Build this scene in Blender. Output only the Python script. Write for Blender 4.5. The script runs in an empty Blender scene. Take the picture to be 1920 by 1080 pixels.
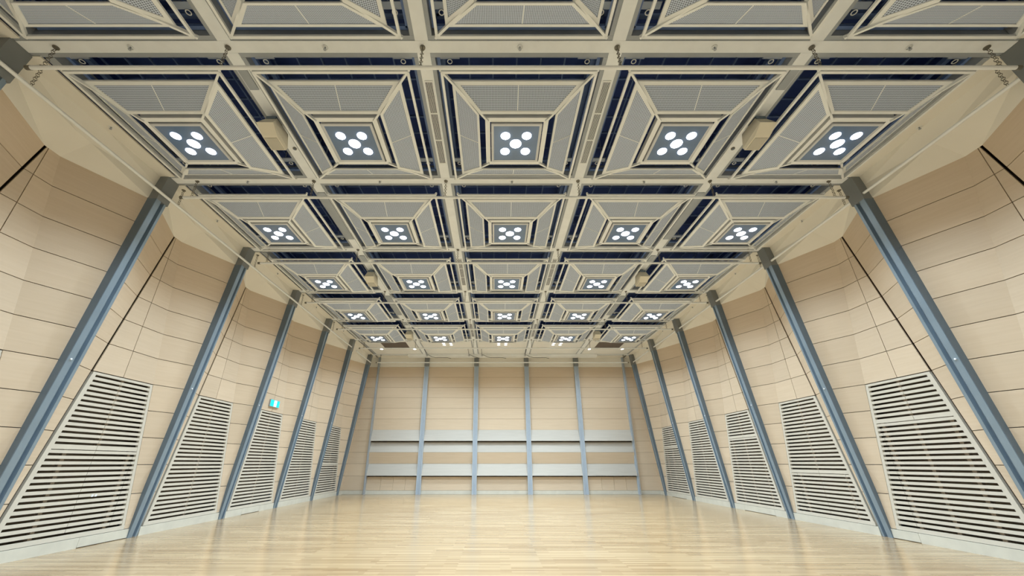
import bpy, math, random
from mathutils import Matrix, Vector

random.seed(7)
SC = bpy.context.scene
COL = SC.collection

# ------------------------------------------------------------------ camera
F, TH, X0, Y0 = 711.13, 0.39312, 928.5, 573.63
cam = bpy.data.cameras.new('camera')
cam.sensor_fit = 'HORIZONTAL'
cam.sensor_width = 36.0
cam.lens = 36.0 * F / 1920.0
cam.shift_x = (960.0 - X0) / 1920.0
cam.shift_y = (Y0 - 540.0) / 1920.0
cam.clip_start = 0.05
cam.clip_end = 100
co = bpy.data.objects.new('camera', cam)
co.location = (-0.38, -3.875, 1.535)
co.rotation_euler = (math.pi / 2 + TH, 0, 0)
COL.objects.link(co)
SC.camera = co

# ------------------------------------------------------------------ world, exposure
w = bpy.data.worlds.new('world')
SC.world = w
w.use_nodes = True
w.node_tree.nodes['Background'].inputs[0].default_value = (0.8, 0.9, 1.0, 1)
w.node_tree.nodes['Background'].inputs[1].default_value = 0.02
vs = SC.view_settings
vs.view_transform = 'Standard'
vs.look = 'None'
vs.gamma = 1.0
vs.use_curve_mapping = False
vs.exposure = 0.84
LENS_GLOW = 6.0                # the lit lenses themselves
LAMP_WATTS = 66.0              # light thrown down by one lamp
FAR_WATTS = 130.0               # one downlight or added reflection disc, raised to brighten the far wall
LAMP_COLOR = (0.745, 0.893, 1.0)

# ------------------------------------------------------------------ materials
def new_mat(name):
    m = bpy.data.materials.new(name)
    m.use_nodes = True
    nt = m.node_tree
    return m, nt, nt.nodes['Principled BSDF']

def plain(name, col, rough=0.6, metal=0.0, var=0.04, scale=3.0, bump=0.0, spec=0.5):
    m, nt, b = new_mat(name)
    b.inputs['Roughness'].default_value = rough
    b.inputs['Metallic'].default_value = metal
    b.inputs['Specular IOR Level'].default_value = spec
    tc = nt.nodes.new('ShaderNodeTexCoord')
    nz = nt.nodes.new('ShaderNodeTexNoise')
    nz.inputs['Scale'].default_value = scale
    nz.inputs['Detail'].default_value = 4
    nt.links.new(tc.outputs['Object'], nz.inputs['Vector'])
    cr = nt.nodes.new('ShaderNodeValToRGB')
    cr.color_ramp.elements[0].position = 0.3
    cr.color_ramp.elements[1].position = 0.7
    cr.color_ramp.elements[0].color = tuple(c * (1 - var) for c in col) + (1,)
    cr.color_ramp.elements[1].color = tuple(min(1, c * (1 + var)) for c in col) + (1,)
    nt.links.new(nz.outputs['Fac'], cr.inputs['Fac'])
    nt.links.new(cr.outputs['Color'], b.inputs['Base Color'])
    if bump:
        bp = nt.nodes.new('ShaderNodeBump')
        bp.inputs['Strength'].default_value = bump
        bp.inputs['Distance'].default_value = 0.01
        nt.links.new(nz.outputs['Fac'], bp.inputs['Height'])
        nt.links.new(bp.outputs['Normal'], b.inputs['Normal'])
    return m

def glow(name, col, strength, base=(0.8, 0.8, 0.8)):
    m, nt, b = new_mat(name)
    b.inputs['Base Color'].default_value = base + (1,)
    b.inputs['Emission Color'].default_value = col + (1,)
    b.inputs['Emission Strength'].default_value = strength
    return m

def wood_panel(name, c0, c1, axis):
    """veneer: fine grain running horizontally, each board a little lighter or darker"""
    m, nt, b = new_mat(name)
    b.inputs['Roughness'].default_value = 0.5
    b.inputs['Specular IOR Level'].default_value = 0.35
    tc = nt.nodes.new('ShaderNodeTexCoord')
    mp = nt.nodes.new('ShaderNodeMapping')
    mp.inputs['Scale'].default_value = (0.7, 0.7, 16.0)
    oi = nt.nodes.new('ShaderNodeObjectInfo')
    ad = nt.nodes.new('ShaderNodeVectorMath')
    ad.operation = 'ADD'
    ml = nt.nodes.new('ShaderNodeMath')
    ml.operation = 'MULTIPLY'
    ml.inputs[1].default_value = 37.0
    nt.links.new(oi.outputs['Random'], ml.inputs[0])
    nt.links.new(tc.outputs['Object'], mp.inputs['Vector'])
    nt.links.new(mp.outputs['Vector'], ad.inputs[0])
    nt.links.new(ml.outputs[0], ad.inputs[1])
    nz = nt.nodes.new('ShaderNodeTexNoise')
    nz.inputs['Scale'].default_value = 1.6
    nz.inputs['Detail'].default_value = 6
    nz.inputs['Distortion'].default_value = 0.3
    nt.links.new(ad.outputs[0], nz.inputs['Vector'])
    cr = nt.nodes.new('ShaderNodeValToRGB')
    cr.color_ramp.elements[0].position = 0.3
    cr.color_ramp.elements[1].position = 0.7
    cr.color_ramp.elements[0].color = c0 + (1,)
    cr.color_ramp.elements[1].color = c1 + (1,)
    nt.links.new(nz.outputs['Fac'], cr.inputs['Fac'])
    hs = nt.nodes.new('ShaderNodeHueSaturation')
    mr = nt.nodes.new('ShaderNodeMapRange')
    mr.inputs['To Min'].default_value = 0.95
    mr.inputs['To Max'].default_value = 1.05
    nt.links.new(oi.outputs['Random'], mr.inputs['Value'])
    nt.links.new(mr.outputs['Result'], hs.inputs['Value'])
    nt.links.new(cr.outputs['Color'], hs.inputs['Color'])
    nt.links.new(hs.outputs['Color'], b.inputs['Base Color'])
    return m

def floor_mat():
    m, nt, b = new_mat('strip_floor')
    tc = nt.nodes.new('ShaderNodeTexCoord')
    def brick(wd, ht, c1, c2, off):
        mp = nt.nodes.new('ShaderNodeMapping')
        mp.inputs['Location'].default_value = off
        nt.links.new(tc.outputs['Object'], mp.inputs['Vector'])
        br = nt.nodes.new('ShaderNodeTexBrick')
        br.offset = 0.37
        br.offset_frequency = 3
        br.inputs['Scale'].default_value = 1.0
        br.inputs['Brick Width'].default_value = wd
        br.inputs['Row Height'].default_value = ht
        br.inputs['Mortar Size'].default_value = 0.0
        br.inputs['Color1'].default_value = c1
        br.inputs['Color2'].default_value = c2
        nt.links.new(mp.outputs['Vector'], br.inputs['Vector'])
        return br
    b1 = brick(0.92, 0.072, (0.42, 0.30, 0.163, 1), (0.275, 0.172, 0.082, 1), (0.3, 0.01, 0))
    b2 = brick(1.37, 0.072, (0.49, 0.37, 0.22, 1), (0.24, 0.152, 0.072, 1), (5.1, 0.01, 0))
    mx = nt.nodes.new('ShaderNodeMix')
    mx.data_type = 'RGBA'
    mx.inputs['Factor'].default_value = 0.5
    nt.links.new(b1.outputs['Color'], mx.inputs['A'])
    nt.links.new(b2.outputs['Color'], mx.inputs['B'])
    mp = nt.nodes.new('ShaderNodeMapping')
    mp.inputs['Scale'].default_value = (1.2, 40.0, 1)
    nt.links.new(tc.outputs['Object'], mp.inputs['Vector'])
    nz = nt.nodes.new('ShaderNodeTexNoise')
    nz.inputs['Scale'].default_value = 1.5
    nz.inputs['Detail'].default_value = 5
    nt.links.new(mp.outputs['Vector'], nz.inputs['Vector'])
    hs = nt.nodes.new('ShaderNodeHueSaturation')
    mr = nt.nodes.new('ShaderNodeMapRange')
    mr.inputs['To Min'].default_value = 0.88
    mr.inputs['To Max'].default_value = 1.12
    nt.links.new(nz.outputs['Fac'], mr.inputs['Value'])
    nt.links.new(mr.outputs['Result'], hs.inputs['Value'])
    nt.links.new(mx.outputs['Result'], hs.inputs['Color'])
    nt.links.new(hs.outputs['Color'], b.inputs['Base Color'])
    b.inputs['Roughness'].default_value = 0.19
    b.inputs['Specular IOR Level'].default_value = 0.85
    return m

def mesh_mat():
    """perforated sheet: fine round holes on a grid, dark behind"""
    m, nt, b = new_mat('perforated_metal')
    tc = nt.nodes.new('ShaderNodeTexCoord')
    vo = nt.nodes.new('ShaderNodeTexVoronoi')
    vo.voronoi_dimensions = '2D'
    vo.inputs['Scale'].default_value = 42.0
    vo.inputs['Randomness'].default_value = 0.0
    nt.links.new(tc.outputs['Object'], vo.inputs['Vector'])
    cr = nt.nodes.new('ShaderNodeValToRGB')
    cr.color_ramp.interpolation = 'CONSTANT'
    cr.color_ramp.elements[0].position = 0.0
    cr.color_ramp.elements[0].color = (0.17, 0.20, 0.27, 1)
    cr.color_ramp.elements[1].position = 0.36
    cr.color_ramp.elements[1].color = (0.62, 0.70, 0.84, 1)
    nt.links.new(vo.outputs['Distance'], cr.inputs['Fac'])
    nt.links.new(cr.outputs['Color'], b.inputs['Base Color'])
    b.inputs['Roughness'].default_value = 0.6
    return m

M = {
 'plaster': plain('plaster', (0.83, 0.80, 0.725), 0.85, var=0.02, scale=1.2),
 'paint': plain('cream_paint', (0.86, 0.88, 0.875), 0.45, var=0.02),
 'beam': plain('beam_board', (0.87, 0.90, 0.915), 0.55, var=0.03, scale=5),
 'steel': plain('grey_steel', (0.37, 0.40, 0.43), 0.4, var=0.05),
 'column': plain('blue_grey_steel', (0.27, 0.355, 0.44), 0.36, metal=0.35, var=0.06, scale=2),
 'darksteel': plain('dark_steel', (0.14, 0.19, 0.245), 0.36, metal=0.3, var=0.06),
 'headsteel': plain('column_head_grey', (0.21, 0.225, 0.23), 0.45),
 'post': plain('far_post_steel', (0.42, 0.49, 0.57), 0.4, var=0.04),
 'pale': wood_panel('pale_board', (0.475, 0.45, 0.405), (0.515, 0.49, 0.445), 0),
 'slotdark': plain('diffuser_slot', (0.03, 0.03, 0.06), 0.6),
 'mullion': plain('mullion_tan', (0.30, 0.24, 0.18), 0.6),
 'faint': glow('reflection_glow', (1.0, 1.0, 1.0), 1.15),  # glow of the added lamp reflections in the far ceiling
 'navy': plain('navy_void', (0.055, 0.105, 0.36), 0.8, var=0.1),
 'voidsteel': plain('navy_steel', (0.16, 0.25, 0.50), 0.5, var=0.1),
 'voidlight': plain('void_plate_grey', (0.36, 0.42, 0.52), 0.5),
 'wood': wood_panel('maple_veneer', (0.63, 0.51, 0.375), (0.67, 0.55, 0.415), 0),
 'slat': plain('slat_paint', (0.62, 0.58, 0.50), 0.5, var=0.03),
 'dark': plain('brown_cavity', (0.17, 0.13, 0.09), 0.9, var=0.15),
 'base': plain('baseboard_paint', (0.62, 0.60, 0.52), 0.5, var=0.05, scale=4),
 'floor': floor_mat(),
 'mesh': mesh_mat(),
 'glass': plain('lamp_glass_plate', (0.14, 0.21, 0.34), 0.12, var=0.05),
 'boxgrey': plain('lamp_box_grey', (0.58, 0.60, 0.62), 0.4),
 'lens': glow('lamp_lens', (0.93, 0.97, 1.0), LENS_GLOW),
 'soft': glow('soft_downlight', (1.0, 0.97, 0.9), 14.0),
 'chain': plain('chain_steel', (0.20, 0.19, 0.16), 0.4, metal=0.6),
 'grille': plain('grey_brown_grille', (0.16, 0.13, 0.11), 0.7),
 'speaker': plain('speaker_cream', (0.76, 0.71, 0.58), 0.5),
 'speakergrille': plain('speaker_grille', (0.50, 0.47, 0.39), 0.7),
 'sign_green': glow('exit_sign_green', (0.0, 0.62, 0.66), 0.9, (0.0, 0.2, 0.2)),
 'sign_white': glow('exit_sign_white', (0.80, 1.0, 1.0), 1.0),
 'paper': plain('white_paper', (0.8, 0.82, 0.85), 0.7),
 'black': plain('black_cable', (0.02, 0.02, 0.02), 0.5),
 'white': plain('white_gloss', (0.88, 0.88, 0.85), 0.25, var=0.01),
}

# ------------------------------------------------------------------ mesh helpers
class MB:
    def __init__(s):
        s.v = []
        s.f = []
    def hexa(s, p):                       # 8 points: 4 of one face, 4 of the opposite face
        n = len(s.v)
        s.v += [tuple(q) for q in p]
        s.f += [(n, n+3, n+2, n+1), (n+4, n+5, n+6, n+7), (n, n+1, n+5, n+4),
                (n+1, n+2, n+6, n+5), (n+2, n+3, n+7, n+6), (n+3, n, n+4, n+7)]
        return s
    def box(s, x0, x1, y0, y1, z0, z1):
        return s.hexa([(x0,y0,z0),(x1,y0,z0),(x1,y1,z0),(x0,y1,z0),(x0,y0,z1),(x1,y0,z1),(x1,y1,z1),(x0,y1,z1)])
    def poly(s, pts):
        n = len(s.v)
        s.v += [tuple(q) for q in pts]
        s.f.append(tuple(range(n, n + len(pts))))
        return s
    def tube(s, a, b, r, n=8, cap=True):
        a = Vector(a); b = Vector(b)
        d = (b - a).normalized()
        u = d.orthogonal().normalized()
        v = d.cross(u)
        k = len(s.v)
        for c in (a, b):
            for i in range(n):
                t = 2 * math.pi * i / n
                s.v.append(tuple(c + (u * math.cos(t) + v * math.sin(t)) * r))
        for i in range(n):
            j = (i + 1) % n
            s.f.append((k+i, k+j, k+n+j, k+n+i))
        if cap:
            s.f.append(tuple(k + i for i in reversed(range(n))))
            s.f.append(tuple(k + n + i for i in range(n)))
        return s
    def torus(s, c, R, r, axis='z', n=10, m=6, sx=1.0):
        k = len(s.v)
        for i in range(n):
            t = 2 * math.pi * i / n
            for j in range(m):
                p = 2 * math.pi * j / m
                x = (R + r * math.cos(p)) * math.cos(t) * sx
                y = (R + r * math.cos(p)) * math.sin(t)
                z = r * math.sin(p)
                q = {'z': (x, y, z), 'x': (z, x, y), 'y': (x, z, y)}[axis]
                s.v.append((c[0]+q[0], c[1]+q[1], c[2]+q[2]))
        for i in range(n):
            for j in range(m):
                a = k + i*m + j; b = k + i*m + (j+1) % m
                c2 = k + ((i+1) % n)*m + (j+1) % m; d = k + ((i+1) % n)*m + j
                s.f.append((a, d, c2, b))
        return s
    def mesh(s, name):
        me = bpy.data.meshes.new(name)
        me.from_pydata(s.v, [], s.f)
        me.update()
        return me
    def obj(s, name, mat, parent=None, loc=None, rz=0.0):
        me = s.mesh(name)
        me.materials.append(M[mat])
        return link(name, me, parent, loc, rz)

def fix_normals(me):
    import bmesh
    b = bmesh.new()
    b.from_mesh(me)
    bmesh.ops.recalc_face_normals(b, faces=b.faces)
    b.to_mesh(me)
    b.free()

def link(name, data, parent=None, loc=None, rz=0.0):
    o = bpy.data.objects.new(name, data)
    COL.objects.link(o)
    if parent is not None:
        o.parent = parent
    if loc is not None:
        o.location = loc
    if rz:
        o.rotation_euler = (0, 0, rz)
    return o

def tag(o, label=None, cat=None, group=None, kind=None):
    if label: o['label'] = label
    if cat: o['category'] = cat
    if group: o['group'] = group
    if kind: o['kind'] = kind
    return o

def empty(name, loc, label=None, cat=None, group=None):
    return tag(link(name, None, None, loc), label, cat, group)

def copy_tree(o, parent=None):
    c = o.copy()
    COL.objects.link(c)
    if parent is not None:
        c.parent = parent
    for ch in list(o.children):
        copy_tree(ch, c)
    return c

ORD = ['first', 'second', 'third', 'fourth', 'fifth', 'sixth', 'seventh', 'eighth']

# ------------------------------------------------------------------ room dimensions
XC = -0.05                     # middle of the hall
ZC = 7.46                      # underside of the ceiling beams
ZT = 6.88                      # top of the wooden wall lining
UF = 8.515                     # flat, upright lining, distance from the middle
YB = 18.72                     # far wall
YR = -6.6                      # wall behind the camera
RZ = [0.19, 0.90, 1.505, 2.09, 2.68, 3.275, 3.875, 4.47, 5.065, 5.66, 6.265, ZT]
def u_col(z): return min(8.57 - 0.098 * z, UF)
def y_slot(z): return 0.165 + 0.18 * z
def y_facet(z): return 2.76 - 0.163 * z

# floor
fl = MB().box(XC-9.3, XC+9.3, YR-0.2, YB+0.5, -0.2, 0).obj('floor', 'floor')
tag(fl, 'pale strip wood floor with a soft sheen', kind='structure')

# outer shells of the walls
walls = {}
for side, sg in (('left', -1), ('right', 1)):
    a, b = XC + sg*9.0, XC + sg*9.3
    wo = MB().box(min(a,b), max(a,b), YR-0.2, YB+0.5, 0, 8.5).obj('wall_'+side, 'dark')
    tag(wo, kind='structure')
    walls[side] = wo
wb = MB().box(XC-9.0, XC+9.0, YB+0.06, YB+0.4, 0, 8.5).obj('wall_far', 'dark')
tag(wb, kind='structure')
wr = MB().box(XC-9.0, XC+9.0, YR-0.2, YR, 0, 8.5).obj('wall_near', 'plaster')
tag(wr, kind='structure')

# ------------------------------------------------------------------ side wall lining
def panel(pts, parent, name='wood_panel', mat='wood', gap=0.0065, th=0.022, out=None, shut=None):
    """slab from four corner points (in order round), joint gap all round, thickness away from the room"""
    p = [Vector(q) for q in pts]
    c = sum(p, Vector()) / 4
    def toward(a, b, g):
        d = b - a
        L = d.length
        return d * (g / L) if L > 2.5*g else d * (0.3 if g else 0)
    q = []
    g = [0.0 if i == shut else gap for i in range(4)]      # shut: the one edge (in order) that folds on without a joint
    for i in range(4):
        a, nx, pv = p[i], p[(i+1) % 4], p[i-1]
        q.append(a + toward(a, nx, g[i-1]) + toward(a, pv, g[i]))
    back = [v + Vector(out) * th for v in q]
    m = MB().hexa([*q, *back])
    o = m.obj(name, mat, parent)
    fix_normals(o.data)
    return o

def side_bay(side, sg, j, louvre):
    y0 = 3.0 * j
    W = walls[side]
    def P(u, y, z): return (XC + sg*u, y0 + y, z)
    out = (sg, 0, 0)
    for r in range(len(RZ)-1):
        z0, z1 = RZ[r], RZ[r+1]
        # return panel from the column out to the slot
        ya0 = 0.142
        if y_slot(z0) - 0.03 > ya0 + 0.008:
            panel([P(u_col(z0), ya0, z0), P(UF, y_slot(z0)-0.03, z0), P(UF, y_slot(z1)-0.03, z1), P(u_col(z1), ya0, z1)], W, out=out)
        # leaning panel towards the next column
        panel([P(UF, y_facet(z0), z0), P(u_col(z0), 2.86, z0), P(u_col(z1), 2.86, z1), P(UF, y_facet(z1), z1)], W, out=out, shut=3 if z0 >= 3.2 or not louvre else None)
        # upright panels above the louvre, split at the plumb joint
        if z0 >= 3.2 or not louvre:
            yj = 1.44
            panel([P(UF, y_slot(z0)+0.005, z0), P(UF, yj, z0), P(UF, yj, z1), P(UF, min(y_slot(z1)+0.005, yj-0.03), z1)], W, out=out)
            panel([P(UF, yj, z0), P(UF, y_facet(z0), z0), P(UF, y_facet(z1), z1), P(UF, yj, z1)], W, out=out, shut=1)
    # baseboard board of this bay
    a, b = XC + sg*(UF-0.015), XC + sg*(UF+0.05)
    cuts = {('right',1): [2.26], ('right',3): [0.67, 2.265], ('right',5): [0.69, 2.21], ('left',1): [1.76], ('left',3): [0.95, 1.95]}.get((side, j), [])
    ends = [0.15] + cuts + [2.87]
    for e in range(len(ends)-1):
        MB().box(min(a,b), max(a,b), y0+ends[e]+(0.006 if e else 0), y0+ends[e+1], 0.012 if cuts and e == min(1, len(ends)-2) else 0, 0.184).obj('baseboard_board', 'base', W)

for side, sg in (('left', -1), ('right', 1)):
    for j in range(-1, 6):
        side_bay(side, sg, j, j >= 0)
    # the short bay between the last column and the far wall
    W = walls[side]
    for r in range(len(RZ)-1):
        z0, z1 = RZ[r], RZ[r+1]
        panel([(XC+sg*u_col(z0), 18.15, z0), (XC+sg*u_col(z0), YB, z0), (XC+sg*u_col(z1), YB, z1), (XC+sg*u_col(z1), 18.15, z1)], W, out=(sg,0,0))
    a, b = XC+sg*8.5, XC+sg*8.56
    MB().box(min(a,b), max(a,b), 18.14, YB, 0, 0.186).obj('baseboard_board', 'base', W)
    # plain lining behind the camera
    a, b = XC+sg*8.5, XC+sg*8.56
    for r in range(0, len(RZ)-1):
        MB().box(min(a,b), max(a,b), YR, -3.15, RZ[r]+0.004, RZ[r+1]-0.004).obj('wood_panel', 'wood', W)
    MB().box(min(a,b), max(a,b), YR, -3.15, 0, 0.186).obj('baseboard_board', 'base', W)

# ------------------------------------------------------------------ columns
def column_mesh(flip=1):
    """leaning built-up steel column; local x points out of the hall, base at the origin"""
    prof = [(-0.135, 0.0), (-0.02, 0.0), (-0.015, 0.075), (0.055, 0.075), (0.06, 0.0), (0.105, 0.0), (0.105, 0.03), (0.14, 0.03), (0.14, 0.34), (-0.135, 0.34)]
    me = MB()
    n = len(prof)
    lean = -0.115
    for z in (0.0, 6.86):
        for y, d in prof:
            me.v.append((d + lean*z, y*flip, z))
    for i in range(n):
        k = (i+1) % n
        me.f.append((i, k, n+k, n+i))
    me.f.append(tuple(range(n)))
    me.f.append(tuple(range(2*n-1, n-1, -1)))
    m = me.mesh('shaft')
    fix_normals(m)
    m.materials.append(M['column'])
    return m
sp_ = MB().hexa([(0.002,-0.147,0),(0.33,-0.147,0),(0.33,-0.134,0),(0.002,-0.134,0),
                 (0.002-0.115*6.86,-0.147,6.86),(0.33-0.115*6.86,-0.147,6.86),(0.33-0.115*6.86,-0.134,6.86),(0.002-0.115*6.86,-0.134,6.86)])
SPM = sp_.mesh('shade_plate'); SPM.materials.append(M['darksteel']); fix_normals(SPM)  # darker steel paints the shade on each column's camera-side face
CM, CML = column_mesh(), column_mesh(-1)
hd = MB()
def uf(z): return -0.115*z
hd.hexa([(uf(6.86)-0.005,-0.15,6.86),(uf(6.86)+0.34,-0.15,6.86),(uf(6.86)+0.34,0.15,6.86),(uf(6.86)-0.005,0.15,6.86),
         (uf(7.62)-0.005,-0.15,7.62),(uf(7.62)+0.40,-0.15,7.62),(uf(7.62)+0.40,0.15,7.62),(uf(7.62)-0.005,0.15,7.62)])
HM = hd.mesh('column_head'); HM.materials.append(M['headsteel']); fix_normals(HM)
BM = MB().tube((-0.375,-0.08,3.3),(-0.395,-0.08,3.3),0.018,8).mesh('bolt'); BM.materials.append(M['paper'])
for side, sg in (('left', -1), ('right', 1)):
    for k in range(-1, 7):
        c = empty('steel_column', (XC + sg*8.49, 3.0*k, 0),
                  f'leaning blue grey steel column on the {side} wall, {ORD[6-k]} from the far end', 'column',
                  f'steel columns of the {side} wall')
        o_ = link('shade_plate', SPM, c)
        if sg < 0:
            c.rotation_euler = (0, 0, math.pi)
            o_.location = (0, 0.281, 0)          # the shade-coloured plate stays on the side towards the camera
        link('shaft', CM if sg > 0 else CML, c)
        link('column_head', HM, c)
        link('bolt', BM, c, (0, 0, 0) if sg > 0 else (0, 0.16, 0))

# ------------------------------------------------------------------ louvres
def louvre(side, sg, j, cuts, transom=None, stiles=(), label='', stickers=False):
    """slatted grille between the slot and the leaning panel; cuts: list of (local y at z=0, dy/dz, zmin, zmax)"""
    y0 = 3.0*j
    t = empty('slatted_louvre', (XC+sg*UF, y0+1.5, 0.19), label, 'louvre', f'slatted louvres along the {side} wall')
    ox, oy, oz = t.location
    def P(u, y, z): return (XC+sg*u-ox, y0+y-oy, z-oz)
    zt, zb = 3.262, 0.192
    def bar(ya0, ya1, yb0, yb1, z0, z1, u0, u1, name, mat, par=t):
        m = MB().hexa([P(u0,ya0,z0),P(u0,ya1,z0),P(u1,ya1,z0),P(u1,ya0,z0),P(u0,yb0,z1),P(u0,yb1,z1),P(u1,yb1,z1),P(u1,yb0,z1)])
        fix = m.mesh(name); fix_normals(fix); fix.materials.append(M[mat])
        return link(name, fix, par)
    ys = lambda z: y_slot(z)+0.02
    ye = lambda z: y_facet(z)-0.005
    u0, u1 = UF-0.004, UF+0.05
    fw = 0.085
    bar(ys(zt), ye(zt), ys(zt), ye(zt), 3.212, zt, u0, u1, 'top_rail', 'slat')
    bar(ys(zb), ye(zb), ys(zb), ye(zb), zb, 0.268, u0, u1, 'bottom_rail', 'slat')
    bar(ys(0.268), ys(0.268)+fw, ys(3.212), ys(3.212)+fw, 0.268, 3.212, u0, u1, 'side_stile', 'slat')
    bar(ye(0.268)-fw*0.8, ye(0.268), ye(3.212)-fw*0.8, ye(3.212), 0.268, 3.212, u0, u1, 'side_stile', 'slat')
    for i in range(29):
        zc = 3.14 - 0.1*i
        z0, z1 = zc-0.028, zc+0.028
        if transom is not None and abs(zc - transom) < 0.05:
            z0 -= 0.03
        a, b = ys(zc)+fw*0.6, ye(zc)-fw*0.5
        c = sorted(cc[0]+cc[1]*zc for cc in cuts if cc[2] < zc < cc[3])
        edges = [a] + [q for q in c if a+0.1 < q < b-0.1] + [b]
        for e in range(len(edges)-1):
            l, r = edges[e] + (0.004 if e else 0), edges[e+1] - (0.004 if e < len(edges)-2 else 0)
            m = MB().hexa([P(UF,l,z0),P(UF,r,z0),P(UF+0.04,r,z0),P(UF+0.04,l,z0),P(UF,l,z1),P(UF,r,z1),P(UF+0.04,r,z1),P(UF+0.04,l,z1)])
            m.obj('slat', 'slat', t)
    for (yy, dz, za, zz) in stiles:
        bar(yy+dz*za-0.035, yy+dz*za+0.035, yy+dz*zz-0.035, yy+dz*zz+0.035, za, zz, UF+0.045, UF+0.10, 'mullion', 'mullion')
    if stickers:
        for yy in (4.716, 4.789):
            bar(yy-3-0.022, yy-3+0.022, yy-3-0.022, yy-3+0.022, 0.905, 0.948, UF-0.004, UF-0.001, 'paper_label', 'paper')
    return t

V = (1.44, 0.0, 0.19, 3.3)
def st(y, z0, z1): return (y, 0.0, z0, z1)
spec = {
 ('left',0): dict(cuts=[V], stiles=[st(1.5,.2,3.25)]),
 ('left',1): dict(cuts=[V, (2.34,0,.2,1.8)], transom=1.84, stiles=[st(1.5,1.8,3.25), st(2.28,.2,1.8), st(0.9,.2,1.8)], stickers=True),
 ('left',2): dict(cuts=[V], stiles=[st(1.5,.2,3.25)]),
 ('left',3): dict(cuts=[V], stiles=[st(1.5,.2,3.25)]),
 ('left',4): dict(cuts=[V], stiles=[st(1.5,.2,3.25)]),
 ('left',5): dict(cuts=[V, (2.25,0,.2,1.5)], transom=1.54, stiles=[st(1.5,1.5,3.25), st(2.2,.2,1.5)]),
 ('right',0): dict(cuts=[V], stiles=[st(1.5,.2,3.25)]),
 ('right',1): dict(cuts=[(1.44,0,2.4,3.3),(2.24,0,.2,2.4)], transom=2.44, stiles=[st(1.5,2.4,3.25), st(2.2,.2,2.4), st(1.5,.2,2.4), st(0.8,.2,2.4)]),
 ('right',2): dict(cuts=[V,(2.26,0,.2,1.3),(.61,0,.2,1.3)], transom=1.34, stiles=[st(1.5,1.3,3.25), st(2.2,.2,1.3), st(.66,.2,1.3)]),
 ('right',3): dict(cuts=[(1.44,0,2.4,3.3),(2.24,0,.2,2.4),(.66,0,.2,2.4)], transom=2.44, stiles=[st(1.5,2.4,3.25), st(2.2,.2,2.4), st(1.45,.2,2.4), st(.70,.2,2.4)]),
 ('right',4): dict(cuts=[V], stiles=[st(1.5,.2,3.25)]),
 ('right',5): dict(cuts=[V,(2.22,0,.2,2.4)], transom=2.34, stiles=[st(1.5,.2,3.25), st(2.17,.2,2.3)]),
}
extra = {('left',1): ', with paper labels and a door cut', ('right',1): ', with a tall door cut in it', ('right',2): ', with a low hatch cut in it',
         ('right',3): ', with a full door and three uprights', ('left',3): ', below the green exit sign'}
for (side, j), kw in spec.items():
    sg = -1 if side == 'left' else 1
    louvre(side, sg, j, label=f'slatted louvre, {side} wall, {ORD[5-j]} from far end{extra.get((side,j),"")}', **kw)

# exit sign, left wall, above the third louvre in the photograph
sx = XC - UF
es = empty('exit_sign', (sx+0.002, 10.45, 3.44), 'lit green exit sign with white doorway pictogram above a louvre', 'sign')
MB().box(0, 0.05, -0.31, 0.31, 0, 0.25).obj('sign_box', 'steel', es)
MB().box(0.05, 0.054, -0.295, 0.295, 0.015, 0.235).obj('green_face', 'sign_green', es)
MB().box(0.054, 0.057, -0.07, 0.10, 0.02, 0.23).obj('white_doorway', 'sign_white', es)
rm = MB()
def fl_(pts): rm.poly([(0.0585, y, z) for y, z in pts])
fl_([(0.02+0.018*math.cos(a), 0.195+0.018*math.sin(a)) for a in [i*math.pi/5 for i in range(10)]])
fl_([(0.0,0.17),(0.035,0.175),(0.03,0.11),(-0.005,0.11)])
fl_([(0.0,0.115),(0.02,0.115),(-0.03,0.07),(-0.05,0.075)])
fl_([(0.01,0.115),(0.03,0.115),(0.06,0.07),(0.045,0.06)])
fl_([(0.045,0.06),(0.06,0.07),(0.06,0.03),(0.045,0.03)])
fl_([(0.03,0.17),(0.035,0.15),(0.08,0.125),(0.085,0.14)])
rm.obj('running_figure', 'sign_green', es)

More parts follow.
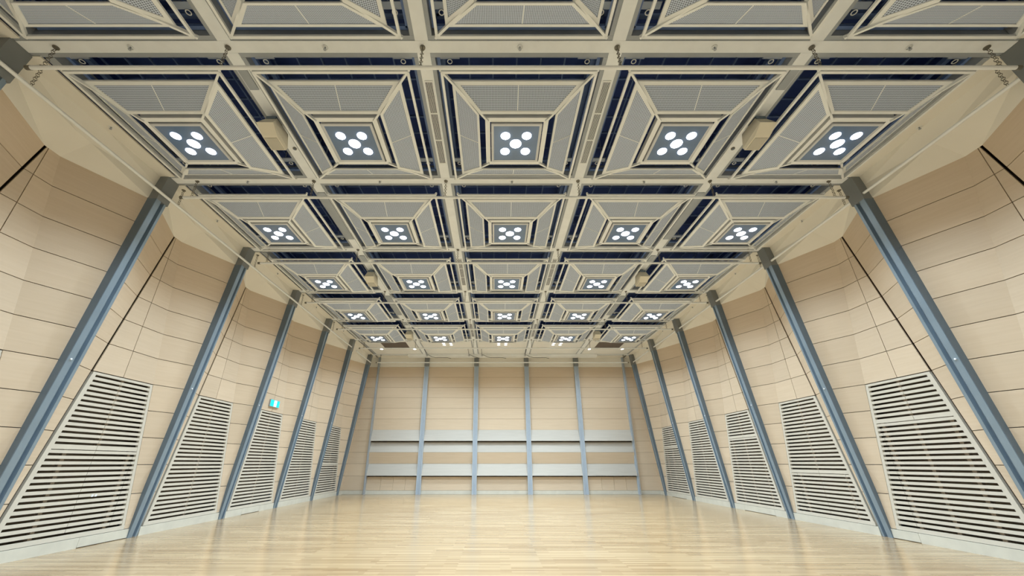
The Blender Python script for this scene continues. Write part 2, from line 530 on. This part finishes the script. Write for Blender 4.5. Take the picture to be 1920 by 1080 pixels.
# ------------------------------------------------------------------ far wall
posts = [(-7.36, 0.11), (-4.475, 0.25), (-1.5, 0.25), (1.49, 0.25), (4.46, 0.25), (7.30, 0.11)]
YF = 18.62                       # face of the flat boards of the far wall
edges = [XC-8.53] + [p for c, wd in posts for p in (c-wd/2, c+wd/2)] + [XC+8.53]
for s in range(0, len(edges), 2):
    xa, xb = edges[s]-0.02, edges[s+1]+0.02
    inner = 0 < s < len(edges)-2
    def row(z0, z1, d0, d1, name='wood_panel', mat='wood', par=wb, x0=None, x1=None):
        """board whose face stands d0 proud at the bottom and d1 at the top"""
        l, r = (xa if x0 is None else x0), (xb if x1 is None else x1)
        m = MB().hexa([(l,YF-d0,z0+.004),(r,YF-d0,z0+.004),(r,YB+.05,z0+.004),(l,YB+.05,z0+.004),
                       (l,YF-d1,z1-.004),(r,YF-d1,z1-.004),(r,YB+.05,z1-.004),(l,YB+.05,z1-.004)])
        return m.obj(name, mat, par)
    row(0.0, 0.19, 0.0, 0.0, 'baseboard_board', 'base')
    if inner:
        if s in (2, 10):          # doors hidden in the end bays: plumb joints
            cs = [xa, xa+0.78, xa+1.45, xa+2.1, xb]
            for q in range(4):
                row(0.19, 0.86, 0, 0, x0=cs[q]+(0.004 if q else 0), x1=cs[q+1]-(0.004 if q < 3 else 0))
        else:
            row(0.19, 0.86, 0, 0)
        row(0.91, 1.51, 0.17, 0.0, mat='pale')       # pale white board, leans out at its foot, faces up
        row(1.51, 2.09, 0.0, 0.14)       # leans out at its head, faces down
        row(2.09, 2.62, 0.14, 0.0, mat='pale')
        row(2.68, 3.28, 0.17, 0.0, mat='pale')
        for r in range(5, 11): row(RZ[r], RZ[r+1], 0, 0)
    else:
        for r in range(11): row(RZ[r], RZ[r+1], 0, 0)
# cream band above the boards
MB().box(XC-8.53, XC+8.53, YF, YB+.05, ZT+.004, 7.7).obj('plaster_band', 'plaster', wb)
names = ['slim corner post at the left end of the far wall', 'broad grey blue post on the far wall, first from the left', 'broad grey blue post on the far wall, second from the left',
         'broad grey blue post on the far wall, third from the left', 'broad grey blue post on the far wall, fourth from the left', 'slim corner post at the right end of the far wall']
for (cx, wd), nm in zip(posts, names):
    p = empty('wall_post', (cx, YF, 0), nm, 'column', 'steel posts of the far wall')
    h = wd/2
    if wd > 0.2:
        MB().box(-h+0.05, h-0.05, -0.13, 0.02, 0, 7.44).obj('web', 'post', p)
        for a, b in ((-h, -h+0.05), (h-0.05, h)):
            MB().box(a, b, -0.17, 0.02, 0, 7.44).obj('flange', 'post', p)
        MB().box(-0.012, 0.012, -0.145, -0.13, 0, 7.44).obj('rib', 'post', p)
        MB().box(-h-0.01, h+0.01, -0.185, 0.02, 6.9, 7.44).obj('post_head', 'headsteel', p)
    else:
        MB().box(-h, 0.0, -0.10, 0.02, 0, 7.44).obj('web', 'post', p)
        MB().box(0.0, h, -0.17, 0.02, 0, 7.44).obj('flange', 'steel', p)

# ------------------------------------------------------------------ ceiling
ce = MB().box(XC-9.0, XC+9.0, YR-0.2, YB+0.5, 8.55, 8.75).obj('ceiling', 'navy')
tag(ce, 'cream coffered ceiling over a dark blue void', kind='structure')
# sides of the void
for x0, x1 in ((XC-7.72, XC-7.62), (XC+7.62, XC+7.72)):
    MB().box(x0, x1, -3.1, 18.3, 7.50, 8.55).obj('void_side', 'navy', ce)
MB().box(XC-7.7, XC+7.7, 15.02, 15.1, 7.6, 8.55).obj('void_side', 'navy', ce)
MB().box(XC-7.7, XC+7.7, -3.2, -3.1, 7.5, 8.55).obj('void_side', 'navy', ce)
# plain ceiling above and behind the camera
MB().box(XC-9.0, XC+9.0, YR, -3.15, ZC, ZC+0.06).obj('plaster_panel', 'plaster', ce)
# beams
for k in range(-1, 7):
    y = 3.0*k
    cb = MB().box(XC-7.62, XC+7.62, y-0.095, y+0.085, ZC, ZC+0.05).obj('cross_beam', 'beam', ce)
    for a, b in ((-0.165, -0.095), (0.085, 0.165)):
        MB().box(XC-7.66, XC+7.66, y+a, y+b, ZC+0.012, ZC+0.30).obj('steel_channel', 'steel', cb)
for j in range(-1, 6):
    ya, yb = 3.0*j+0.087, 3.0*j+2.903
    for i, x in enumerate((-4.5, -1.5, 1.5, 4.5)):
        lb = MB().box(x-0.1, x+0.1, ya, yb, ZC, ZC+0.05).obj('long_beam', 'beam', ce)
        for a, b in ((-0.165, -0.1), (0.1, 0.165)):
            MB().box(x+a, x+b, ya+0.08, yb-0.07, ZC+0.012, ZC+0.30).obj('steel_channel', 'steel', lb)
        if i in (0, 3) and j in (1, 3):
            MB().box(x-0.085, x+0.085, ya+0.3, yb-0.5, ZC-0.022, ZC).obj('cover_plate', 'steel', lb)
        if i in (0, 3) and j in (-1, 0, 2, 4):
            MB().box(x-0.075, x+0.075, ya+0.25, ya+0.62, ZC-0.025, ZC).obj('cover_plate', 'steel', lb)
    for sg in (-1, 1):
        x = sg*7.43
        MB().box(x-0.075, x+0.075, ya+0.08, yb-0.07, ZC, ZC+0.30).obj('edge_beam', 'steel', ce)
    # void framing of the five openings of this row: tubes round the opening and joists above
    if j < 5:
        for cx in (-6, -3, 0, 3, 6):
            f = MB()
            for wv, z, r in ((1.30, 7.62, 0.028), (1.27, 7.86, 0.04)):
                for q in (-1, 1):
                    f.box(-wv, wv, q*wv-r, q*wv+r, z-r, z+r)
                    f.box(q*wv-r, q*wv+r, -wv, wv, z-r, z+r)
            for q in range(-3, 4):
                f.box(-1.45, 1.45, q*0.42-0.015, q*0.42+0.015, 8.2, 8.24)
                f.box(q*0.42-0.012, q*0.42+0.012, -1.45, 1.45, 8.05, 8.08)
            f.obj('void_framing', 'voidsteel', ce, (cx, 3.0*j+1.5, 0))
# white ceiling of the last bay
xs = [-7.36, -4.5, -1.5, 1.5, 4.5, 7.36]
for i in range(5):
    o = MB().box(xs[i]+(0.165 if i else 0), xs[i+1]-(0.165 if i < 4 else 0), 15.165, 17.84, ZC+0.006, ZC+0.06).obj('ceiling_panel', 'white', ce)
MB().box(XC-7.4, XC+7.4, 18.16, YF, ZC, ZC+0.06).obj('plaster_panel', 'plaster', ce)
MB().box(-5.5, 5.6, 17.75, 18.12, ZC-0.14, ZC-0.002).obj('curtain_pelmet', 'paint', ce)

# plaster margins beside the wall lining, one shaped piece to a bay
for sg in (-1, 1):
    for j in range(-1, 7):
        y0 = 3.0*j
        def P(u, y, z): return (XC+sg*u, y0+y, z)
        if j < 6:
            top = [(u_col(ZT)-0.01, 0.10), (UF+0.01, y_slot(ZT)-0.03), (UF+0.01, y_facet(ZT)), (u_col(ZT)-0.01, 2.93)]
            y_end = 2.86; ya = 0.14
        else:
            top = [(u_col(ZT), 0.12), (u_col(ZT), 0.3), (u_col(ZT), 0.5), (u_col(ZT), 0.62)]
            y_end = 0.62; ya = 0.14
        m = MB()
        i0 = 7.50
        cre = 7.82
        ysx = [ya] + [t[1] for t in top[1:3]] + [y_end]
        m.poly([P(i0, ya, ZC+0.004), P(cre, ya, ZC+0.004), P(cre, y_end, ZC+0.004), P(i0, y_end, ZC+0.004)])
        mid = [(8.06, y) for y in ysx] if j < 6 else [(7.86, y) for y in ysx]
        zm = 7.20
        for q in range(3):
            m.poly([P(cre, ysx[q], ZC+0.004), P(mid[q][0] if 0 < q < 3 else 7.86, ysx[q], zm if 0 < q < 3 else 7.24),
                    P(mid[q+1][0] if 0 < q+1 < 3 else 7.86, ysx[q+1], zm if 0 < q+1 < 3 else 7.24), P(cre, ysx[q+1], ZC+0.004)])
            m.poly([P(mid[q][0] if 0 < q < 3 else 7.86, ysx[q], zm if 0 < q < 3 else 7.24), P(top[q][0], top[q][1], ZT),
                    P(top[q+1][0], top[q+1][1], ZT), P(mid[q+1][0] if 0 < q+1 < 3 else 7.86, ysx[q+1], zm if 0 < q+1 < 3 else 7.24)])
        o = m.obj('plaster_panel', 'plaster', ce)
        import bmesh
        b_ = bmesh.new(); b_.from_mesh(o.data)
        bmesh.ops.remove_doubles(b_, verts=b_.verts, dist=0.001)
        bmesh.ops.recalc_face_normals(b_, faces=b_.faces)
        b_.to_mesh(o.data); b_.free()
        sd = o.modifiers.new('thick', 'SOLIDIFY')
        sd.thickness = 0.03
        sd.offset = 0
    # solid above the margins so nothing shines through
    a, b = XC+sg*7.72, XC+sg*9.0
    MB().box(min(a,b), max(a,b), -3.1, YB+0.4, 7.70, 7.78).obj('void_side', 'navy', ce)

# ------------------------------------------------------------------ ceiling reflectors with five lamps
def pz(wv): return 7.05 + (wv - 0.655)*0.535
def trapezoid(w0, w1, in0, in1):
    """corner points of a trapezoid on the near slope between half-widths w0 (outer) and w1 (inner)"""
    return [(-(w0-in0), -w0, pz(w0)), ((w0-in0), -w0, pz(w0)), ((w1-in1), -w1, pz(w1)), (-(w1-in1), -w1, pz(w1))]
def frame_mesh():
    o = trapezoid(1.085, 0.655, 0.006, 0.012)
    i = trapezoid(1.035, 0.695, 0.085, 0.075)
    m = MB()
    dn, up = Vector((0, 0, -0.02)), Vector((0, 0, 0.015))
    for a in range(4):
        b = (a+1) % 4
        q = [Vector(o[a]), Vector(o[b]), Vector(i[b]), Vector(i[a])]
        m.hexa([*(v+dn for v in q), *(v+up for v in q)])
    c0, c1 = Vector((0, -1.035, pz(1.035))), Vector((0, -0.695, pz(0.695)))
    h = Vector((0.006, 0, 0))
    m.hexa([c0-h+dn*0.6, c0+h+dn*0.6, c1+h+dn*0.6, c1-h+dn*0.6, c0-h, c0+h, c1+h, c1-h])
    me = m.mesh('mesh_panel'); fix_normals(me); me.materials.append(M['paint'])
    return me
def sheet_mesh():
    i = [Vector(q) for q in trapezoid(1.04, 0.69, 0.08, 0.07)]
    up = Vector((0, 0, 0.004))
    m = MB().hexa([*(v-up for v in i), *(v+up for v in i)])
    me = m.mesh('perforated_sheet'); fix_normals(me); me.materials.append(M['mesh'])
    return me
FM, SM = frame_mesh(), sheet_mesh()
RM = MB().box(-1.235, 1.235, -1.25, -1.21, 7.26, 7.30).mesh('outer_rail'); RM.materials.append(M['paint'])
hm = MB()
a, b = Vector((-1.26, -1.26, 7.335)), Vector((-0.50, -0.50, 7.075))
sd = Vector((0.012, -0.012, 0)); dz = Vector((0, 0, -0.055))
hm.hexa([a-sd+dz, a+sd+dz, b+sd+dz, b-sd+dz, a-sd, a+sd, b+sd, b-sd])
HIP = hm.mesh('hip_rib'); fix_normals(HIP); HIP.materials.append(M['paint'])
rg = MB()
for q in range(4):
    R = Matrix.Rotation(q*math.pi/2, 4, 'Z')
    pts = [R @ Vector(p) for p in ((-0.555,-0.555,7.06),(0.555,-0.555,7.06),(0.47,-0.47,7.06),(-0.47,-0.47,7.06),
                                   (-0.555,-0.555,7.16),(0.555,-0.555,7.16),(0.53,-0.53,7.16),(-0.53,-0.53,7.16))]
    rg.hexa(pts)
RING = rg.mesh('inner_ring'); fix_normals(RING); RING.materials.append(M['paint'])
bx = MB()
for q in range(4):
    R = Matrix.Rotation(q*math.pi/2, 4, 'Z')
    pts = [R @ Vector(p) for p in ((-0.45,-0.45,7.03),(0.45,-0.45,7.03),(0.405,-0.405,7.03),(-0.405,-0.405,7.03),
                                   (-0.45,-0.45,7.16),(0.45,-0.45,7.16),(0.405,-0.405,7.16),(-0.405,-0.405,7.16))]
    bx.hexa(pts)
bx.box(-0.45, 0.45, -0.45, 0.45, 7.16, 7.19)
BOX = bx.mesh('lamp_box'); fix_normals(BOX); BOX.materials.append(M['boxgrey'])
GL = MB().box(-0.405, 0.405, -0.405, 0.405, 7.036, 7.046).mesh('glass_plate'); GL.materials.append(M['glass'])
def lens_mesh(r):
    m = MB()
    n = 16
    ring = [(r*math.cos(2*math.pi*i/n), r*math.sin(2*math.pi*i/n)) for i in range(n)]
    m.poly([(x*0.82, -y*0.82, -0.012) for x, y in ring])
    for i in range(n):
        k = (i+1) % n
        m.poly([(ring[i][0], -ring[i][1], 0), (ring[i][0]*0.82, -ring[i][1]*0.82, -0.012), (ring[k][0]*0.82, -ring[k][1]*0.82, -0.012), (ring[k][0], -ring[k][1], 0)])
    me = m.mesh('lamp'); fix_normals(me); me.materials.append(M['lens'])
    return me
L1, L2 = lens_mesh(0.086), lens_mesh(0.106)
def lamp_light(watts, r):
    l = bpy.data.lights.new('lamp_light', 'SPOT')
    l.energy = watts
    l.color = LAMP_COLOR
    l.spot_size = math.radians(134)
    l.spot_blend = 1.0
    l.shadow_soft_size = r
    return l
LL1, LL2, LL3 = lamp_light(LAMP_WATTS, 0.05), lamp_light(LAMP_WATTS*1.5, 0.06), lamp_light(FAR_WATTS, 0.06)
hp = MB().box(-0.16, 0.16, -0.05, 0.05, 7.60, 7.62)
hp.box(-0.1, -0.09, -0.01, 0.01, 7.6, 8.2).box(0.09, 0.1, -0.01, 0.01, 7.6, 8.2)
HP = hp.mesh('hoist_plate'); HP.materials.append(M['voidlight'])
HR = MB().torus((0, 0.085, 7.59), 0.036, 0.008, 'z', 14, 6).mesh('hoist_ring'); HR.materials.append(M['paint'])

def make_reflector():
    t = empty('ceiling_reflector', (0, 0, 0))
    for q in range(4):
        r = q*math.pi/2
        link('outer_rail', RM, t, rz=r)
        link('hip_rib', HIP, t, rz=r)
        p = link('mesh_panel', FM, t, rz=r)
        link('perforated_sheet', SM, p)
    link('inner_ring', RING, t)
    b = link('lamp_box', BOX, t)
    link('glass_plate', GL, b)
    for x, y in ((-0.193, -0.185), (0.193, -0.185), (-0.193, 0.185), (0.193, 0.185)):
        link('lamp_light', LL1, link('lamp', L1, b, (x, y, 7.035)), (0, 0, -0.07))
    link('lamp_light', LL2, link('lamp', L2, b, (0, 0, 7.035)), (0, 0, -0.07))
    for x, y in ((-1.12, -1.27), (1.12, -1.27), (-1.16, 1.0), (1.16, 1.0)):
        h = link('hoist_plate', HP, t, (x, y, 0))
        link('hoist_ring', HR, h)
    return t
proto = None
cols = ['far left column', 'second column from left', 'middle column', 'second column from right', 'far right column']
rows = {-1: 'row cut by picture top', 0: 'nearest complete row', 1: 'second complete row', 2: 'third complete row', 3: 'fourth complete row', 4: 'row nearest far wall'}
for j in range(-1, 5):
    for i, cx in enumerate((-6, -3, 0, 3, 6)):
        t = make_reflector() if proto is None else copy_tree(proto)
        if proto is None: proto = t
        t.location = (cx, 3.0*j+1.5, 0)
        tag(t, f'perforated five-lamp ceiling reflector, {rows[j]}, {cols[i]}', 'ceiling light', 'ceiling reflectors with lamps')

# ------------------------------------------------------------------ hanging tubes and chains
def chain_mesh(z0, z1):
    m = MB()
    n = max(4, int((z1-z0)/0.042))
    st_ = (z1-z0)/n
    for i in range(n):
        m.torus((0, 0, z0+st_*(i+0.5)), st_*0.58, 0.005, 'x' if i % 2 else 'y', 8, 4)
    me = m.mesh('chain'); me.materials.append(M['chain'])
    return me
CH = chain_mesh(7.02, 7.46)
HK = MB().tube((0, 0, 7.445), (0, 0, 7.462), 0.042, 14).mesh('hook_plate'); HK.materials.append(M['chain'])
TB = MB().tube((-7.36, 0, 7.0), (7.44, 0, 7.0), 0.030, 12).mesh('tube'); TB.materials.append(M['paint'])
TE = MB().tube((-0.035, 0, 7.0), (0.035, 0, 7.0), 0.035, 12).mesh('end_cap'); TE.materials.append(M['chain'])
bl = ['nearest to the camera', 'second from the camera', 'third from the camera', 'fourth from the camera', 'fifth from the camera', 'sixth from the camera', 'in front of the far wall']
for k in range(0, 7):
    t = empty('hanging_tube', (0, 3.0*k, 0), f'long cream crosswise tube hung on chains below the ceiling, {bl[k]}', 'tube', 'crosswise tubes on chains')
    link('tube', TB, t)
    for x in (-7.36, 7.44): link('end_cap', TE, t, (x, 0, 0))
    for x in (-7.15, -4.5, -1.5, 1.5, 4.5, 7.2):
        c = link('chain', CH, t, (x, 0, 0))
        link('hook_plate', HK, c)
for side, sg in (('left', -1), ('right', 1)):
    for (ya, yb, nm) in ((-2.5, 14.75, f'long cream tube hung along the {side} wall under the plaster'), (15.5, 18.0, f'short cream tube by the far end of the {side} wall')):
        x = sg*7.69
        t = empty('hanging_tube', (x, ya, 0), nm, 'tube', 'lengthwise tubes on chains')
        MB().tube((0, 0, 7.0), (0, yb-ya, 7.0), 0.030, 12).obj('tube', 'paint', t)
        y = 0.3
        for k in range(-1, 7):
            y = 3*k + 0.31
            if ya < y < yb:
                c = link('chain', CH, t, (0, y-ya, 0)); link('hook_plate', HK, c)
        if nm.startswith('short'):
            c = link('chain', CH, t, (0, yb-ya-0.2, 0)); link('hook_plate', HK, c)

# ------------------------------------------------------------------ speakers under the beams
def make_speaker():
    t = empty('ceiling_speaker', (0, 0, 0))
    m = MB().hexa([(-.15,-.27,7.12),(.15,-.27,7.12),(.15,.27,7.06),(-.15,.27,7.06),(-.10,-.14,7.36),(.10,-.14,7.36),(.12,.22,7.36),(-.12,.22,7.36)])
    m.hexa([(-.135,-.05,7.01),(.135,-.05,7.01),(.135,.26,7.0),(-.135,.26,7.0),(-.15,-.27,7.12),(.15,-.27,7.12),(.15,.27,7.06),(-.15,.27,7.06)])
    o = m.obj('cabinet', 'speaker', t); fix_normals(o.data)
    MB().hexa([(-.115,-.03,7.0),(.115,-.03,7.0),(.115,.245,6.992),(-.115,.245,6.992),(-.115,-.03,7.01),(.115,-.03,7.01),(.115,.245,7.0),(-.115,.245,7.0)]).obj('grille', 'speakergrille', t)
    MB().box(-.05, .05, -.08, .10, 7.35, ZC).box(-.09, .09, -.16, -.12, 7.34, 7.40).obj('bracket', 'darksteel', t)
    return t
sp = None
for j, d in ((0, 'nearest complete row of lamps'), (2, 'third row of lamps'), (4, 'lamp row nearest far wall')):
    for x, sd_ in ((-4.47, 'left'), (4.47, 'right')):
        t = make_speaker() if sp is None else copy_tree(sp)
        if sp is None: sp = t
        t.location = (x, 3.0*j+1.36, 0)
        tag(t, f'cream wedge speaker under the {sd_} beam, beside {d}', 'speaker', 'speakers under the ceiling beams')

# ------------------------------------------------------------------ line diffusers in the middle beams
def make_diffuser():
    t = empty('line_diffuser', (0, 0, 0))
    MB().box(-.062, .062, -.93, .93, ZC-.010, ZC-.002).obj('dark_slot', 'slotdark', t)
    fr = MB().box(-.068, -.056, -.94, .94, ZC-.016, ZC).box(.056, .068, -.94, .94, ZC-.016, ZC).box(-.068, .068, -.95, -.93, ZC-.016, ZC).box(-.068, .068, .93, .95, ZC-.016, ZC)
    fr.obj('frame', 'paint', t)
    bm_ = MB().box(-.0035, .0035, -.93, .93, ZC-.016, ZC-.004).mesh('blade'); bm_.materials.append(M['paint'])
    for q in (-2, -1, 0, 1, 2): link('blade', bm_, t, (q*.0195, 0, 0))
    cb = MB().box(-.06, .06, -.012, .012, ZC-.018, ZC-.004).mesh('cross_bar'); cb.materials.append(M['paint'])
    for y in (-.31, .31): link('cross_bar', cb, t, (0, y, 0))
    return t
df = None
for j, d in ((0, 'nearest complete row of lamps'), (2, 'third row of lamps'), (4, 'lamp row nearest far wall')):
    for x, sd_ in ((-1.5, 'left'), (1.5, 'right')):
        t = make_diffuser() if df is None else copy_tree(df)
        if df is None: df = t
        t.location = (x, 3.0*j+1.5, 0)
        tag(t, f'long slotted air diffuser in beam {sd_} of centre, at {d}', 'air vent', 'line diffusers in the beams')

# ------------------------------------------------------------------ sprinklers
sk = MB().torus((0, 0, ZC-.006), .038, .008, 'z', 14, 6)
SK = sk.mesh('escutcheon'); SK.materials.append(M['paint'])
SH = MB().tube((0, 0, ZC), (0, 0, ZC-.05), .012, 8).tube((0, 0, ZC-.05), (0, 0, ZC-.056), .022, 8).mesh('sprinkler_tip'); SH.materials.append(M['steel'])
bn = ['nearest', 'second', 'third', 'fourth', 'fifth', 'sixth']
for k in range(0, 5):
    for i, x in enumerate((-6, -3, 0, 3, 6)):
        t = empty('sprinkler_head', (x, 3.0*k, 0), f'small round sprinkler in the {bn[k]} cross beam, {cols[i]} of the ceiling', 'sprinkler', 'sprinklers in the cross beams')
        link('escutcheon', SK, t); link('sprinkler_tip', SH, t)
for side, sg in (('left', -1), ('right', 1)):
    for j in range(0, 5):
        t = empty('sprinkler_head', (sg*7.70, 3.0*j+1.5, 0), f'small round sprinkler in the {side} plaster margin, beside the {rows[j]} of lamps', 'sprinkler', 'sprinklers in the plaster margins')
        link('escutcheon', SK, t); link('sprinkler_tip', SH, t)

for x, sd_ in ((-4.46, 'left'), (4.46, 'right')):
    t = empty('ceiling_sensor', (x, 2.03, ZC), f'small dark round sensor under the {sd_} beam, just beyond the nearest speaker', 'sensor')
    MB().tube((0, 0, -.018), (0, 0, 0), .038, 14).obj('cover', 'chain', t)
    MB().tube((0, 0, -.026), (0, 0, -.018), .018, 10).obj('eye', 'darksteel', t)

# ------------------------------------------------------------------ last bay
for sg, sd_ in ((-1, 'left'), (1, 'right')):
    t = empty('return_air_grille', (sg*5.81, 16.03, ZC), f'brown grey grille panel in the white ceiling near the far wall, {sd_} side', 'air vent', 'grilles by the far wall')
    MB().box(-.68, .68, -.66, .66, -.012, .004).obj('panel', 'grille', t)
    br_ = MB().box(-.67, .67, -.006, .006, -.018, -.010).mesh('bar'); br_.materials.append(M['grille'])
    for q in range(-6, 7): link('bar', br_, t, (0, q*.1, 0))
    for x, n_ in ((6.75, 'outer'), (4.9, 'inner')):
        t = empty('round_downlight', (sg*x, 16.72, ZC), f'small bright round downlight near the far wall, {n_} one beside the {sd_} grille', 'ceiling light', 'downlights by the far wall')
        MB().tube((0, 0, -.012), (0, 0, .004), .085, 16).obj('bezel', 'white', t)
        link('lamp_light', LL3, MB().tube((0, 0, -.018), (0, 0, -.012), .07, 16).obj('lens', 'soft', t), (0, 0, -.04))
for x, n_ in ((-2.95, 'left'), (0.0, 'middle'), (2.95, 'right')):  # glowing discs with spots, added in place of lamp reflections
    t = empty('lamp_reflection', (x, 15.78, ZC), f'four glowing discs added as lamp reflections in the far white ceiling, {n_} one', 'ceiling light', 'lamp reflections in the far ceiling')
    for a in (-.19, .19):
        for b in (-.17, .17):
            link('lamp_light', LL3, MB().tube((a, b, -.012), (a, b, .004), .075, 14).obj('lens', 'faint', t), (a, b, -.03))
# cables hung along the pelmet
for x, n_ in ((-4.35, 'first from the left'), (-1.9, 'second from the left'), (-1.15, 'third from the left'), (1.35, 'fourth from the left')):
    t = empty('curtain_cable', (x, 17.6, 7.2), f'black cable looping along the ceiling edge at the far wall, {n_}', 'cable', 'black cables by the far wall')
    pts = [(0, -1.0, .24), (0, -.6, .2), (0, -.1, .13), (.06, -.02, .15), (.12, 0, .14), (.2, .01, .1), (.3, .02, .05), (.5, .03, .0), (.62, .04, -.03)] if n_.startswith('s') else [(0, -1.0, .24), (0, -.6, .2), (0, -.1, .13), (.06, -.02, .15), (.12, 0, .14), (.2, .01, .1), (.3, .02, .05), (.5, .03, .0), (.9, .03, .0), (1.2, .03, .0), (1.4, .04, -.04)]
    cm = MB()
    for q in range(len(pts)-1): cm.tube(pts[q], pts[q+1], .012, 6)
    cm.obj('cable_run', 'black', t)
    MB().box(-.05, .05, -.03, .05, .08, .15).obj('clip', 'boxgrey', t)
